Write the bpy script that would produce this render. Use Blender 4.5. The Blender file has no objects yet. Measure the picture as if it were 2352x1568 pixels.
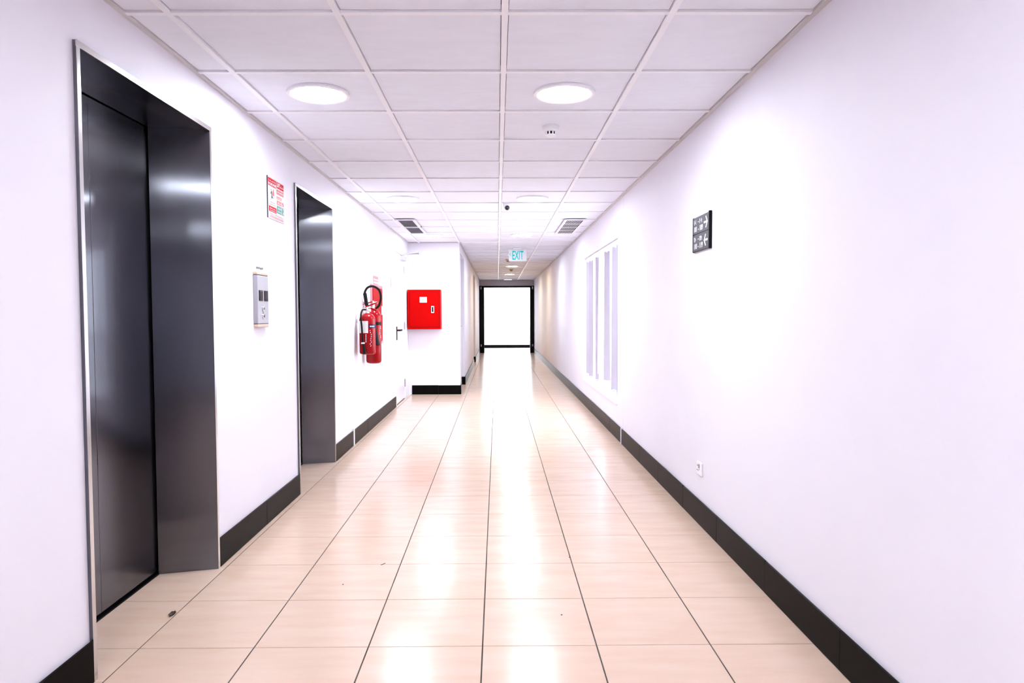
import bpy, bmesh, math, random
from mathutils import Vector, Matrix
random.seed(7)
D = bpy.data
S = bpy.context.scene
COL = S.collection

# ------------------------------------------------------------------ camera, world, exposure
cam_d = D.cameras.new('camera'); cam = D.objects.new('camera', cam_d); COL.objects.link(cam)
PITCH, YAW, ROLL, CAMH = -0.0412, 0.0067, -0.004, 1.1969
fw = Vector((math.sin(YAW)*math.cos(PITCH), math.cos(YAW)*math.cos(PITCH), math.sin(PITCH)))
rt = Vector((math.cos(YAW), -math.sin(YAW), 0)); up = rt.cross(fw)
r2 = rt*math.cos(ROLL)+up*math.sin(ROLL); u2 = up*math.cos(ROLL)-rt*math.sin(ROLL)
M = Matrix((r2, u2, -fw)).transposed().to_4x4(); M.translation = Vector((0, 0, CAMH))
cam.matrix_world = M
cam_d.sensor_width = 36.0; cam_d.lens = 1580.48/2352*36.0
cam_d.shift_x = (1176-1153.23)/2352; cam_d.shift_y = (787.66-784)/2352
cam_d.clip_start = 0.05; cam_d.clip_end = 300
S.camera = cam
W = D.worlds.new('sky'); S.world = W; W.use_nodes = True
bg = W.node_tree.nodes['Background']
bg.inputs[0].default_value = (0.90, 0.94, 1.0, 1); bg.inputs[1].default_value = 3.4
LAMP = 42.0
S.cycles.max_bounces = 5; S.cycles.diffuse_bounces = 4; S.cycles.glossy_bounces = 3
S.cycles.transmission_bounces = 4; S.cycles.transparent_max_bounces = 6
for nm, loc, rot, sx, sy in (('window_portal', (1.36, 7.87, 1.13), (0, math.pi/2, 0), 1.7, 2.7),
                             ('end_portal', (0.33, 24.6, 1.1), (-math.pi/2, 0, 0), 1.9, 2.2)):
    ld = D.lights.new(nm, 'AREA'); ld.shape = 'RECTANGLE'; ld.size = sx; ld.size_y = sy
    ld.cycles.is_portal = True
    lo = D.objects.new(nm, ld); lo.location = loc; lo.rotation_euler = rot; COL.objects.link(lo)
S.view_settings.view_transform = 'Standard'; S.view_settings.look = 'None'
S.view_settings.exposure = 1.90; S.view_settings.gamma = 1.0
S.view_settings.use_curve_mapping = False

# ------------------------------------------------------------------ room measures (metres)
H = 2.273; XL = -1.337; XR = 1.154; XP = -0.565
YR = 10.36; YE = 21.74; YD = 24.40; YB = -5.2
T = 0.4129; FX = -0.4715; FY = 2.4431            # floor tiles
CT = 0.6; CX = -1.1685; CY = 2.5115              # ceiling grid (rail centres)

# ------------------------------------------------------------------ materials
def mat(name, col, rough=0.5, metal=0.0, **kw):
    m = D.materials.new(name); m.use_nodes = True
    b = m.node_tree.nodes['Principled BSDF']
    b.inputs['Base Color'].default_value = (*col, 1)
    b.inputs['Roughness'].default_value = rough; b.inputs['Metallic'].default_value = metal
    for k, v in kw.items():
        b.inputs[k.replace('_', ' ')].default_value = v
    return m
def nodes(m): return m.node_tree.nodes, m.node_tree.links, m.node_tree.nodes['Principled BSDF']
def noisy(m, c1, c2, scale, detail=4, stretch=(1, 1, 1), lo=0.35, hi=0.65, rnd=False, bump=0.0, bscale=None, rough=None):
    N, L, b = nodes(m)
    tc = N.new('ShaderNodeTexCoord'); mp = N.new('ShaderNodeMapping'); mp.inputs['Scale'].default_value = stretch
    L.new(tc.outputs['Object'], mp.inputs['Vector'])
    if rnd:
        oi = N.new('ShaderNodeObjectInfo'); mu = N.new('ShaderNodeMath'); mu.operation = 'MULTIPLY'; mu.inputs[1].default_value = 50
        L.new(oi.outputs['Random'], mu.inputs[0]); L.new(mu.outputs[0], mp.inputs['Location'])
    n = N.new('ShaderNodeTexNoise'); n.inputs['Scale'].default_value = scale; n.inputs['Detail'].default_value = detail
    L.new(mp.outputs[0], n.inputs['Vector'])
    cr = N.new('ShaderNodeValToRGB'); cr.color_ramp.elements[0].position = lo; cr.color_ramp.elements[1].position = hi
    cr.color_ramp.elements[0].color = (*c1, 1); cr.color_ramp.elements[1].color = (*c2, 1)
    L.new(n.outputs['Fac'], cr.inputs[0]); L.new(cr.outputs[0], b.inputs['Base Color'])
    if rough:
        mr = N.new('ShaderNodeMapRange'); mr.inputs['To Min'].default_value = rough[0]; mr.inputs['To Max'].default_value = rough[1]
        L.new(n.outputs['Fac'], mr.inputs['Value']); L.new(mr.outputs[0], b.inputs['Roughness'])
    if bump:
        n2 = n
        if bscale:
            n2 = N.new('ShaderNodeTexNoise'); n2.inputs['Scale'].default_value = bscale; n2.inputs['Detail'].default_value = 3
            L.new(mp.outputs[0], n2.inputs['Vector'])
        bp = N.new('ShaderNodeBump'); bp.inputs['Strength'].default_value = bump; bp.inputs['Distance'].default_value = 0.002
        L.new(n2.outputs['Fac'], bp.inputs['Height']); L.new(bp.outputs[0], b.inputs['Normal'])
    return m
def emis(name, col, strength, base=(0.9, 0.9, 0.9)):
    m = mat(name, base, 0.4)
    b = m.node_tree.nodes['Principled BSDF']
    b.inputs['Emission Color'].default_value = (*col, 1); b.inputs['Emission Strength'].default_value = strength
    return m

WALLC = (0.785, 0.76, 0.84)
m_wall = noisy(mat('wall_paint', WALLC, 0.62), (0.76, 0.735, 0.815), WALLC, 1.3, 5, lo=0.3, hi=0.5, bump=0.05, bscale=90)
m_white = mat('white_gloss', (0.84, 0.82, 0.87), 0.3)
m_trim = mat('white_trim', (0.80, 0.78, 0.80), 0.4)
m_tile = noisy(mat('ceramic_tile', (0.8, 0.6, 0.45), 0.16, Specular_IOR_Level=0.36), (0.61, 0.435, 0.335), (0.635, 0.475, 0.38), 5, 4, (0.7, 3.2, 1), rnd=True, rough=(0.17, 0.24))
m_grout = noisy(mat('dark_grout', (0.05, 0.042, 0.04), 0.9), (0.04, 0.033, 0.03), (0.10, 0.08, 0.07), 6)
m_stone = D.materials.new('black_granite'); m_stone.use_nodes = True
def _granite(m):
    n = m.node_tree.nodes; l = m.node_tree.links; n.clear()
    o = n.new('ShaderNodeOutputMaterial'); mx = n.new('ShaderNodeMixShader'); d = n.new('ShaderNodeBsdfDiffuse'); g = n.new('ShaderNodeBsdfGlossy')
    tc = n.new('ShaderNodeTexCoord'); nz = n.new('ShaderNodeTexNoise'); nz.inputs['Scale'].default_value = 60; nz.inputs['Detail'].default_value = 5
    cr = n.new('ShaderNodeValToRGB'); cr.color_ramp.elements[0].color = (0.001, 0.001, 0.001, 1); cr.color_ramp.elements[1].color = (0.006, 0.005, 0.0045, 1)
    l.new(tc.outputs['Object'], nz.inputs['Vector']); l.new(nz.outputs['Fac'], cr.inputs[0]); l.new(cr.outputs[0], d.inputs[0])
    g.inputs[0].default_value = (0.95, 0.90, 0.88, 1); g.inputs['Roughness'].default_value = 0.30
    lw = n.new('ShaderNodeLayerWeight'); lw.inputs['Blend'].default_value = 0.5
    pw = n.new('ShaderNodeMath'); pw.operation = 'POWER'; pw.inputs[1].default_value = 5.0
    ma = n.new('ShaderNodeMath'); ma.operation = 'MULTIPLY_ADD'; ma.inputs[1].default_value = 0.32; ma.inputs[2].default_value = 0.003
    l.new(lw.outputs['Facing'], pw.inputs[0]); l.new(pw.outputs[0], ma.inputs[0]); l.new(ma.outputs[0], mx.inputs[0])
    l.new(d.outputs[0], mx.inputs[1]); l.new(g.outputs[0], mx.inputs[2]); l.new(mx.outputs[0], o.inputs[0])
_granite(m_stone)
m_plenum = mat('plenum_black', (0.03, 0.03, 0.035), 0.9)  # black stands for the unlit void above panels and behind vent blades
m_ctile = noisy(mat('ceiling_panel', (0.75, 0.73, 0.78), 0.75), (0.775, 0.79, 0.885), (0.80, 0.815, 0.905), 7, 3, (1, 2.6, 1), rnd=True, bump=0.22, bscale=22)
m_rail = mat('painted_rail', (0.86, 0.855, 0.91), 0.45)
m_angle = mat('edge_angle_beige', (0.60, 0.57, 0.58), 0.5)
m_steel = noisy(mat('brushed_steel', (0.42, 0.40, 0.40), 0.3, 1.0), (0.145, 0.147, 0.172), (0.172, 0.173, 0.197), 2.2, 5, (1, 1, 0.5), rough=(0.17, 0.20))
_b = m_steel.node_tree.nodes['Principled BSDF']; _b.inputs['Anisotropic'].default_value = 1.0
_tn = m_steel.node_tree.nodes.new('ShaderNodeTangent'); _tn.direction_type = 'RADIAL'; _tn.axis = 'Z'
m_steel.node_tree.links.new(_tn.outputs[0], _b.inputs['Tangent'])
_b.inputs['Anisotropic Rotation'].default_value = 0.0
m_trimsteel = mat('polished_steel_edge', (0.62, 0.60, 0.60), 0.22, 1.0)
m_black = mat('black_plastic', (0.003, 0.003, 0.0035), 0.35, Specular_IOR_Level=0.12)
m_rubber = mat('black_rubber', (0.004, 0.004, 0.004), 0.5, Specular_IOR_Level=0.15)
m_red = mat('red_enamel', (0.31, 0.0014, 0.005), 0.2, Specular_IOR_Level=0.25)
m_redbox = mat('red_powder_coat', (0.42, 0.0008, 0.0008), 0.4, Specular_IOR_Level=0.04)
m_pinkframe = mat('pale_pink_frame', (0.50, 0.20, 0.24), 0.35)
m_redsign = mat('red_print', (0.60, 0.003, 0.012), 0.6, Specular_IOR_Level=0.05)
m_pinkprint = mat('pale_red_print', (0.52, 0.075, 0.085), 0.4, Specular_IOR_Level=0.15)  # paler red than the header print
m_green = mat('green_print', (0.008, 0.19, 0.15), 0.4, Specular_IOR_Level=0.15)
m_whiteprint = mat('white_print', (0.85, 0.83, 0.87), 0.4)
m_ink = mat('dark_ink', (0.03, 0.03, 0.05), 0.5)
m_pinkink = mat('pink_ink', (0.5, 0.09, 0.14), 0.5)
m_board = mat('acrylic_board', (0.84, 0.81, 0.86), 0.08)
m_signgrey = mat('sign_slate', (0.042, 0.041, 0.056), 0.45, Specular_IOR_Level=0.2)
m_paper = mat('paper', (0.86, 0.85, 0.84), 0.7)
m_blue = mat('blue_band', (0.004, 0.012, 0.07), 0.35, Specular_IOR_Level=0.2)
m_brass = mat('valve_metal', (0.62, 0.56, 0.50), 0.3, 1.0)
m_chrome = mat('chrome', (0.75, 0.75, 0.75), 0.12, 1.0)
m_alu = mat('satin_aluminium', (0.36, 0.345, 0.38), 0.35, 0.6)
m_copper = mat('tan_end_cap', (0.60, 0.42, 0.33), 0.35, 0.3)
m_display = mat('display_glass', (0.012, 0.003, 0.004), 0.08, Specular_IOR_Level=0.25)
m_ventdark = noisy(mat('vent_filter', (0.09, 0.09, 0.11), 0.8), (0.03, 0.032, 0.042), (0.065, 0.065, 0.085), 14)
m_vent = mat('vent_frame', (0.76, 0.74, 0.80), 0.4)
m_exitpanel = mat('exit_panel', (0.80, 0.83, 0.86), 0.25)
m_exitletters = emis('exit_letters', (0.0, 0.62, 0.66), 0.14, (0.0, 0.42, 0.43)); m_exitletters.node_tree.nodes['Principled BSDF'].inputs['Specular IOR Level'].default_value = 0.05
m_lens = mat('camera_lens', (0.004, 0.004, 0.005), 0.08)
m_lamp = emis('lamp_diffuser', (0.88, 0.94, 1.0), LAMP)
m_warm = emis('warm_lamp_diffuser', (1.0, 0.78, 0.50), LAMP*0.8)
m_faint = emis('faint_lamp_diffuser', (0.9, 0.94, 1.0), LAMP*0.06)
m_leaf = noisy(mat('dry_leaf', (0.10, 0.04, 0.02), 0.6), (0.012, 0.005, 0.003), (0.07, 0.026, 0.012), 60)
m_sensor = mat('tan_plastic', (0.55, 0.42, 0.28), 0.5)
m_doorpaint = mat('door_paint', (0.80, 0.775, 0.84), 0.3)
m_bframe = mat('black_metal', (0.003, 0.003, 0.004), 0.4, Specular_IOR_Level=0.1)
m_ground = noisy(mat('pale_concrete', (0.6, 0.6, 0.6), 0.85), (0.55, 0.55, 0.55), (0.66, 0.66, 0.66), 2)
# translucent blind fabric
m_slat = D.materials.new('blind_fabric'); m_slat.use_nodes = True
_n = m_slat.node_tree.nodes; _l = m_slat.node_tree.links; _n.clear()
_o = _n.new('ShaderNodeOutputMaterial'); _mx = _n.new('ShaderNodeMixShader'); _df = _n.new('ShaderNodeBsdfDiffuse'); _tr = _n.new('ShaderNodeBsdfTranslucent')
_df.inputs[0].default_value = (0.46, 0.43, 0.51, 1); _tr.inputs[0].default_value = (0.7, 0.66, 0.78, 1); _mx.inputs[0].default_value = 0.10
_l.new(_df.outputs[0], _mx.inputs[1]); _l.new(_tr.outputs[0], _mx.inputs[2]); _l.new(_mx.outputs[0], _o.inputs[0])
# window glass: clear with a faint reflection
def glass(name, refl, tint):
    m = D.materials.new(name); m.use_nodes = True
    n = m.node_tree.nodes; l = m.node_tree.links; n.clear()
    o = n.new('ShaderNodeOutputMaterial'); mx = n.new('ShaderNodeMixShader'); t = n.new('ShaderNodeBsdfTransparent'); g = n.new('ShaderNodeBsdfGlossy')
    t.inputs[0].default_value = (*tint, 1); g.inputs['Roughness'].default_value = 0.02; mx.inputs[0].default_value = refl
    l.new(t.outputs[0], mx.inputs[1]); l.new(g.outputs[0], mx.inputs[2]); l.new(mx.outputs[0], o.inputs[0])
    return m
m_glass = glass('window_glass', 0.06, (0.94, 0.96, 0.97))

# ------------------------------------------------------------------ mesh helpers
class MB:
    def __init__(s): s.bm = bmesh.new()
    def box(s, x0, x1, y0, y1, z0, z1, bev=0.0, seg=1):
        b = bmesh.new()
        bmesh.ops.create_cube(b, size=1.0)
        for v in b.verts:
            v.co = Vector(((x0+x1)/2+v.co.x*(x1-x0), (y0+y1)/2+v.co.y*(y1-y0), (z0+z1)/2+v.co.z*(z1-z0)))
        if bev: bmesh.ops.bevel(b, geom=list(b.edges), offset=bev, segments=seg, affect='EDGES', profile=0.5)
        s._merge(b); return s
    def _merge(s, b):
        m = D.meshes.new('tmp'); b.to_mesh(m); b.free(); s.bm.from_mesh(m); D.meshes.remove(m)
    def prism(s, pts, axis, a0, a1):
        # pts: 2-D outline in the two other axes (in x,y,z order); extruded along axis
        def mk(p, a):
            q = list(p); q.insert(axis, a); return Vector(q)
        v0 = [s.bm.verts.new(mk(p, a0)) for p in pts]; v1 = [s.bm.verts.new(mk(p, a1)) for p in pts]
        n = len(pts)
        s.bm.faces.new(v0); s.bm.faces.new(list(reversed(v1)))
        for i in range(n): s.bm.faces.new((v0[i], v1[i], v1[(i+1) % n], v0[(i+1) % n]))
        return s
    def lathe(s, prof, c, n=24, axis=2, cap=True):
        # prof: list of (radius, height) along axis from centre c
        rings = []
        for r, h in prof:
            ring = []
            for i in range(n):
                a = 2*math.pi*i/n; p = [math.cos(a)*r, math.sin(a)*r]; p.insert(axis, h)
                ring.append(s.bm.verts.new(Vector(c)+Vector(p)))
            rings.append(ring)
        for a, b in zip(rings, rings[1:]):
            for i in range(n): s.bm.faces.new((a[i], a[(i+1) % n], b[(i+1) % n], b[i]))
        if cap:
            if prof[0][0] > 1e-6: s.bm.faces.new(list(reversed(rings[0])))
            if prof[-1][0] > 1e-6: s.bm.faces.new(rings[-1])
        return s
    def ring(s, ro, ri, z0, z1, c, n=40):
        return s.lathe([(ri, z1), (ro, z1), (ro, z0+0.002), (ro-0.003, z0), (ri+0.004, z0), (ri, z0+0.003), (ri, z1)], c, n, cap=False)
    def tube(s, pts, r, n=10, radii=None):
        pts = [Vector(p) for p in pts]; rings = []
        ref = Vector((0, 0, 1))
        for i, p in enumerate(pts):
            t = (pts[min(i+1, len(pts)-1)]-pts[max(i-1, 0)]).normalized()
            if abs(t.dot(ref)) > 0.95: ref = Vector((1, 0, 0))
            a = t.cross(ref).normalized(); b = a.cross(t).normalized(); ref = b
            rr = radii[i] if radii else r
            rings.append([s.bm.verts.new(p+a*math.cos(2*math.pi*k/n)*rr+b*math.sin(2*math.pi*k/n)*rr) for k in range(n)])
        for a, b in zip(rings, rings[1:]):
            for k in range(n): s.bm.faces.new((a[k], a[(k+1) % n], b[(k+1) % n], b[k]))
        s.bm.faces.new(list(reversed(rings[0]))); s.bm.faces.new(rings[-1])
        return s
    def quad(s, *p):
        s.bm.faces.new([s.bm.verts.new(Vector(q)) for q in p]); return s
    def mesh(s, name, m, origin=(0, 0, 0), smooth=None):
        if any(origin): bmesh.ops.translate(s.bm, verts=s.bm.verts, vec=-Vector(origin))
        bmesh.ops.recalc_face_normals(s.bm, faces=s.bm.faces)
        me = D.meshes.new(name); s.bm.to_mesh(me); s.bm.free(); me.materials.append(m)
        if smooth is not None:
            me.polygons.foreach_set('use_smooth', [True]*len(me.polygons))
            me.set_sharp_from_angle(angle=math.radians(smooth))
        return me
    def build(s, name, m, parent=None, smooth=None):
        o0 = wloc(parent)
        return link(name, s.mesh(name, m, o0, smooth), parent)
def wloc(p):
    v = Vector((0, 0, 0))
    while p is not None: v += p.location; p = p.parent
    return v
def link(name, me, parent=None, loc=(0, 0, 0)):
    o = D.objects.new(name, me); COL.objects.link(o); o.parent = parent; o.location = loc; return o
def thing(name, label, cat, loc, group=None):
    o = D.objects.new(name, None); COL.objects.link(o); o.location = loc; o.empty_display_size = 0.05
    return tag(o, label, cat, group)
def tag(o, label, cat, group=None):
    o['label'] = label; o['category'] = cat
    if group: o['group'] = group
    return o
def struct(o, label=None):
    o['kind'] = 'structure'
    if label: o['label'] = label
    return o
def stuff(o): o['kind'] = 'stuff'; return o
def copy_tree(o, parent=None):
    c = o.copy(); COL.objects.link(c); c.parent = parent
    for ch in list(o.children): copy_tree(ch, c)
    return c
def text_mesh(txt, size, m, name, xdir, ydir, origin, extrude=0.0004, align='LEFT', sx=1.0, parent=None, bold=0.0):
    cu = D.curves.new('txt', 'FONT'); cu.body = txt; cu.size = size; cu.align_x = align; cu.extrude = extrude; cu.offset = bold
    ob = D.objects.new('txt', cu); COL.objects.link(ob)
    dg = bpy.context.evaluated_depsgraph_get(); me = D.meshes.new_from_object(ob.evaluated_get(dg)); D.objects.remove(ob); D.curves.remove(cu)
    xd, yd = Vector(xdir).normalized(), Vector(ydir).normalized(); zd = xd.cross(yd)
    R = Matrix((xd*sx, yd, zd)).transposed().to_4x4(); R.translation = Vector(origin)-wloc(parent)
    me.transform(R); me.materials.clear(); me.materials.append(m); me.name = name
    return link(name, me, parent)
def slab_holes(mb, axis, a0, a1, u0, u1, z0, z1, holes):
    # wall slab whose normal is `axis` (0: x, 1: y), with rectangular through-holes (u0,u1,z0,z1)
    us = sorted({u0, u1, *[h[0] for h in holes], *[h[1] for h in holes]}); zs = sorted({z0, z1, *[h[2] for h in holes], *[h[3] for h in holes]})
    us = [u for u in us if u0 <= u <= u1]; zs = [z for z in zs if z0 <= z <= z1]
    nu, nz = len(us)-1, len(zs)-1
    def solid(i, k):
        if not (0 <= i < nu and 0 <= k < nz): return False
        cu, cz = (us[i]+us[i+1])/2, (zs[k]+zs[k+1])/2
        return not any(h[0] < cu < h[1] and h[2] < cz < h[3] for h in holes)
    def P(a, u, z): return (a, u, z) if axis == 0 else (u, a, z)
    for i in range(nu):
        for k in range(nz):
            if not solid(i, k): continue
            ua, ub, za, zb = us[i], us[i+1], zs[k], zs[k+1]
            for a in (a0, a1): mb.quad(P(a, ua, za), P(a, ub, za), P(a, ub, zb), P(a, ua, zb))
            for di, dk, e in ((-1, 0, ((ua, za), (ua, zb))), (1, 0, ((ub, za), (ub, zb))), (0, -1, ((ua, za), (ub, za))), (0, 1, ((ua, zb), (ub, zb)))):
                if not solid(i+di, k+dk):
                    (p, q), (r, t) = e
                    mb.quad(P(a0, p, q), P(a1, p, q), P(a1, r, t), P(a0, r, t))
    bmesh.ops.remove_doubles(mb.bm, verts=mb.bm.verts, dist=1e-5)
    return mb

# ------------------------------------------------------------------ structure
ZT = 2.75
EL = [(2.2165, 3.2415), (4.5745, 5.5995)]       # elevator frame outer edges along y
EZ = 2.0705
D1 = (8.985, 9.935, 2.075)
mb = slab_holes(MB(), 0, XL-0.30, XL, YB, YR, 0, ZT, [(a, b, 0, EZ) for a, b in EL]+[(D1[0], D1[1], 0, D1[2])])
mb.box(XL-0.40, XL-0.34, YB, YR, -0.05, ZT)  # unseen backing added behind the openings to keep sky light out
struct(mb.build('wall_left', m_wall), 'white painted wall with the two elevators')
struct(MB().box(XL-0.40, XP-0.16, YR, YR+0.15, 0, ZT).build('wall_return', m_wall), 'white wall facing the camera behind the red hose cabinet')
REC = [(10.62, 11.80, 2.15), (16.30, 17.46, 2.14)]
mb = slab_holes(MB(), 0, XP-0.16, XP, YR, YD+0.35, 0, ZT, [(a, b, 0, z) for a, b, z in REC])
mb.box(XP-0.26, XP-0.20, YR+0.16, YD+0.35, -0.05, ZT)  # unseen backing sheet, added against light leaking past the passage doors
struct(mb.build('wall_passage', m_wall), 'cream lit wall along the narrow far passage')
WIN = (6.59, 9.20, 0.325, 1.945)
mb = slab_holes(MB(), 0, XR, XR+0.18, YB, YD+0.35, 0, ZT, [WIN])
struct(mb.build('wall_right', m_wall), 'long white wall with window and room sign')
mb = slab_holes(MB(), 1, YE, YE+0.16, XP, XR, 0, ZT, [(XP+0.002, XR-0.002, 0, 2.10)])
struct(mb.build('wall_end', m_wall), 'grey lintel wall above the black end portal')
struct(MB().box(XL-0.4, XR+0.18, YB-0.2, YB, -0.05, ZT).build('wall_back', m_wall))

# ground outside
struct(MB().box(XR+0.181, 40, -30, 60, -0.30, -0.06).build('ground_outside', m_ground))
struct(MB().box(-40, XR+0.18, YD+0.36, 60, -0.30, -0.06).build('ground_end', m_ground))

# floor: dark grout bed with separate tiles
GZ = -0.0022
floor = struct(MB().box(XL-0.4, XR+0.10, YB, YD+0.35, -0.08, GZ).build('floor', m_grout), 'glossy peach ceramic tile floor')
gx, gy = 0.0025, 0.0017
def left_edge(y0, y1):
    if y0 >= YR-0.02: return XP-0.16
    for a, b in EL:
        if min(y1, b)-max(y0, a) > 0.005: return None
    return XL
tile_cache = {}
def tile_mesh(w, d):
    k = (round(w, 4), round(d, 4))
    if k not in tile_cache:
        mb = MB(); t = 0.0007
        x, y = w/2, d/2
        a = [mb.bm.verts.new((sx*x, sy*y, GZ)) for sx, sy in ((-1, -1), (1, -1), (1, 1), (-1, 1))]
        b = [mb.bm.verts.new((sx*x, sy*y, -t)) for sx, sy in ((-1, -1), (1, -1), (1, 1), (-1, 1))]
        c = [mb.bm.verts.new((sx*(x-t), sy*(y-t), 0)) for sx, sy in ((-1, -1), (1, -1), (1, 1), (-1, 1))]
        for p, q in ((a, b), (b, c)):
            for i in range(4): mb.bm.faces.new((p[i], p[(i+1) % 4], q[(i+1) % 4], q[i]))
        mb.bm.faces.new(c)
        tile_cache[k] = mb.mesh('floor_tile', m_tile)
    return tile_cache[k]
cols = [FX+T*i for i in range(-2, 4)]
def row_pieces(y0, y1):
    """tile rectangles of one row (x0,x1,y0,y1)"""
    out = []
    edges = cols+[XR+0.006]
    if y0 >= YR-0.05:
        lx = XP-0.16
        e = [lx]+[c for c in edges if c > lx+0.02]
        for a, b in zip(e, e[1:]): out.append((a, b, y0, y1))
        return out
    for a, b in zip(edges, edges[1:]): out.append((a, b, y0, y1))
    # strip beside the left wall, running into the elevator recesses
    segs = [(y0, y1, XL-0.006)]
    for a, b in EL:
        ns = []
        for p, q, x in segs:
            lo, hi = max(p, a), min(q, b)
            if hi-lo > 0.004:
                if lo-p > 0.02: ns.append((p, lo, x))
                ns.append((lo if lo-p > 0.02 else p, hi if q-hi > 0.02 else q, -1.576))
                if q-hi > 0.02: ns.append((hi, q, x))
            else: ns.append((p, q, x))
        segs = ns
    for p, q, x in segs: out.append((x, cols[0], p, q))
    return out
far = MB(); nfl = 0
JY = 6.300                                       # movement joint across the corridor
for j in range(-19, 55):
    y0, y1 = FY+T*j, FY+T*(j+1)
    if y0 > YD+0.3 or y0 < YB: continue
    spans = [(y0, y1)]
    if y0 < JY < y1: spans = [(y0, JY), (JY, y1)]
    if y0 < YR+0.02 < y1 : spans = [(y0, y1)]
    for p, q in spans:
        for a, b, c, d in row_pieces(p, q):
            if b-a < 0.012: continue
            w, dd = b-a-2*gx, d-c-2*gy
            if -3 <= j <= 20:
                link('floor_tile', tile_mesh(w, dd), floor, ((a+b)/2, (c+d)/2, random.uniform(-0.0002, 0.0))); nfl += 1
            else:
                x0, x1, z0, z1 = a+gx, b-gx, c+gy, d-gy
                far.quad((x0, z0, 0), (x1, z0, 0), (x1, z1, 0), (x0, z1, 0))
                for (p1, p2), (q1, q2) in (((x0, z0), (x1, z0)), ((x1, z0), (x1, z1)), ((x1, z1), (x0, z1)), ((x0, z1), (x0, z0))):
                    far.quad((p1, p2, 0), (q1, q2, 0), (q1, q2, GZ), (p1, p2, GZ))
stuff(far.build('distant_floor_tiles', m_tile, floor))

# ceiling: slab, grid rails, recessed panels
TZ = H+0.008
ceil = struct(MB().box(XL-0.4, XR+0.18, YB, YD+0.35, H+0.045, H+0.12).build('ceiling', m_plenum), 'white suspended panel ceiling')
ccols = [XL]+[CX+CT*i for i in range(4)]+[XR]
RW = 0.012
for i in range(4):
    x = CX+CT*i; ye = YR if i < 1 else YE
    if i == 1:
        MB().box(x-RW, x+RW, YB, YR, H, TZ+0.02).build('grid_rail', m_rail, ceil)
        continue
    MB().box(x-RW, x+RW, YB, ye, H, TZ+0.02).build('grid_rail', m_rail, ceil)
MB().box(XR-0.020, XR, YB, YE, H-0.002, TZ+0.02).build('edge_angle', m_angle, ceil)
MB().box(XL, XL+0.016, YB, YR, H-0.002, TZ+0.02).build('edge_angle', m_angle, ceil)
MB().box(XL+0.016, XP, YR-0.016, YR, H-0.002, TZ+0.02).build('edge_angle', m_angle, ceil)
MB().box(XP, XP+0.016, YR-0.016, YE, H-0.002, TZ+0.02).build('edge_angle', m_angle, ceil)
MB().box(XP+0.016, XR-0.02, YE-0.016, YE, H-0.002, TZ+0.02).build('edge_angle', m_angle, ceil)
cache = {}
def ctile(w, d, dark=False):
    k = (round(w, 4), round(d, 4))
    if k not in cache: cache[k] = MB().box(-w/2, w/2, -d/2, d/2, TZ, TZ+0.014, 0.0015).mesh('ceiling_tile', m_ctile)
    return cache[k]
xcache = {}
def cross(w):
    k = round(w, 4)
    if k not in xcache: xcache[k] = MB().box(-w/2, w/2, -RW, RW, H+0.0006, TZ+0.02).mesh('cross_rail', m_rail)
    return xcache[k]
back = MB()
for j in range(-13, 32):
    y0, y1 = CY+CT*j, CY+CT*(j+1)
    if y0 < YB+0.05: continue
    for c in range(5):
        if c == 0: xa, xb = XL+0.016, ccols[1]-RW
        elif c == 4: xa, xb = ccols[4]+RW, XR-0.020
        else: xa, xb = ccols[c]+RW, ccols[c+1]-RW
        if y0 > YR-0.2 and c < 2: continue
        if c == 2 and y0 > YR-0.3: xa = XP+0.016
        ya, yb = y0+RW, y1-RW
        if c < 2: yb = min(yb, YR-0.016)
        yb = min(yb, YE-0.016)
        if yb-ya < 0.02: continue
        g = 0.0022  # slit to the black slab, shapes the shadow line beside each rail
        if j < -2:
            back.box(xa+g, xb-g, ya+g, yb-g, TZ, TZ+0.014)
        else:
            link('ceiling_tile', ctile(xb-xa-2*g, yb-ya-2*g), ceil, ((xa+xb)/2, (ya+yb)/2, random.uniform(0, 0.0012)))
            link('cross_rail', cross(xb-xa), ceil, ((xa+xb)/2, y0, 0))
        if j < -2: back.box(xa, xb, y0-RW, y0+RW, H, TZ+0.02)
stuff(back.build('rear_ceiling_tiles', m_ctile, ceil))
# low slab over the end alcove
struct(MB().box(XP, XR, YE+0.16, YD+0.35, 2.30, 2.312).build('ceiling_alcove', m_wall))

# skirting: mortar strip with separate stone pieces
BH = 0.138
def skirting(name, face, axis, sgn, u0, u1, step, label, start=None):
    """face: wall plane coordinate, sgn: direction into the room"""
    th = 0.014
    def bx(mb, a, b, t0, t1, z0, z1, bev=0.0):
        lo, hi = sorted((face+sgn*t0, face+sgn*t1))
        return mb.box(lo, hi, a, b, z0, z1, bev) if axis == 0 else mb.box(a, b, lo, hi, z0, z1, bev)
    base = struct(bx(MB(), u0, u1, 0.0, 0.006, 0.001, BH-0.004).build(name, m_grout), label)
    u = u0 if start is None else start
    while u < u1-0.01:
        v = min(u+step, u1)
        if u1-v < 0.12: v = u1
        a = max(u, u0)
        bx(MB(), a+0.0008, v-0.0008, 0.006, th+random.uniform(-0.0006, 0.0006), 0.001, BH+random.uniform(-0.0015, 0.002), 0.0012).build('skirting_stone', m_stone, base)
        u = v
    return base
skirting('baseboard_left', XL, 0, 1, -1.0, EL[0][0]-0.001, 0.65, 'black granite skirting left of the nearest elevator')
skirting('baseboard_between', XL, 0, 1, EL[0][1]+0.001, EL[1][0]-0.001, 0.665, 'black granite skirting between the two elevators')
skirting('baseboard_corner', XL, 0, 1, EL[1][1]+0.001, 6.272, 0.68, 'short granite skirting beside the second elevator')
skirting('baseboard_recess', XL, 0, 1, 6.312, D1[0]-0.03, 0.66, 'granite skirting under the fire extinguishers')
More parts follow.
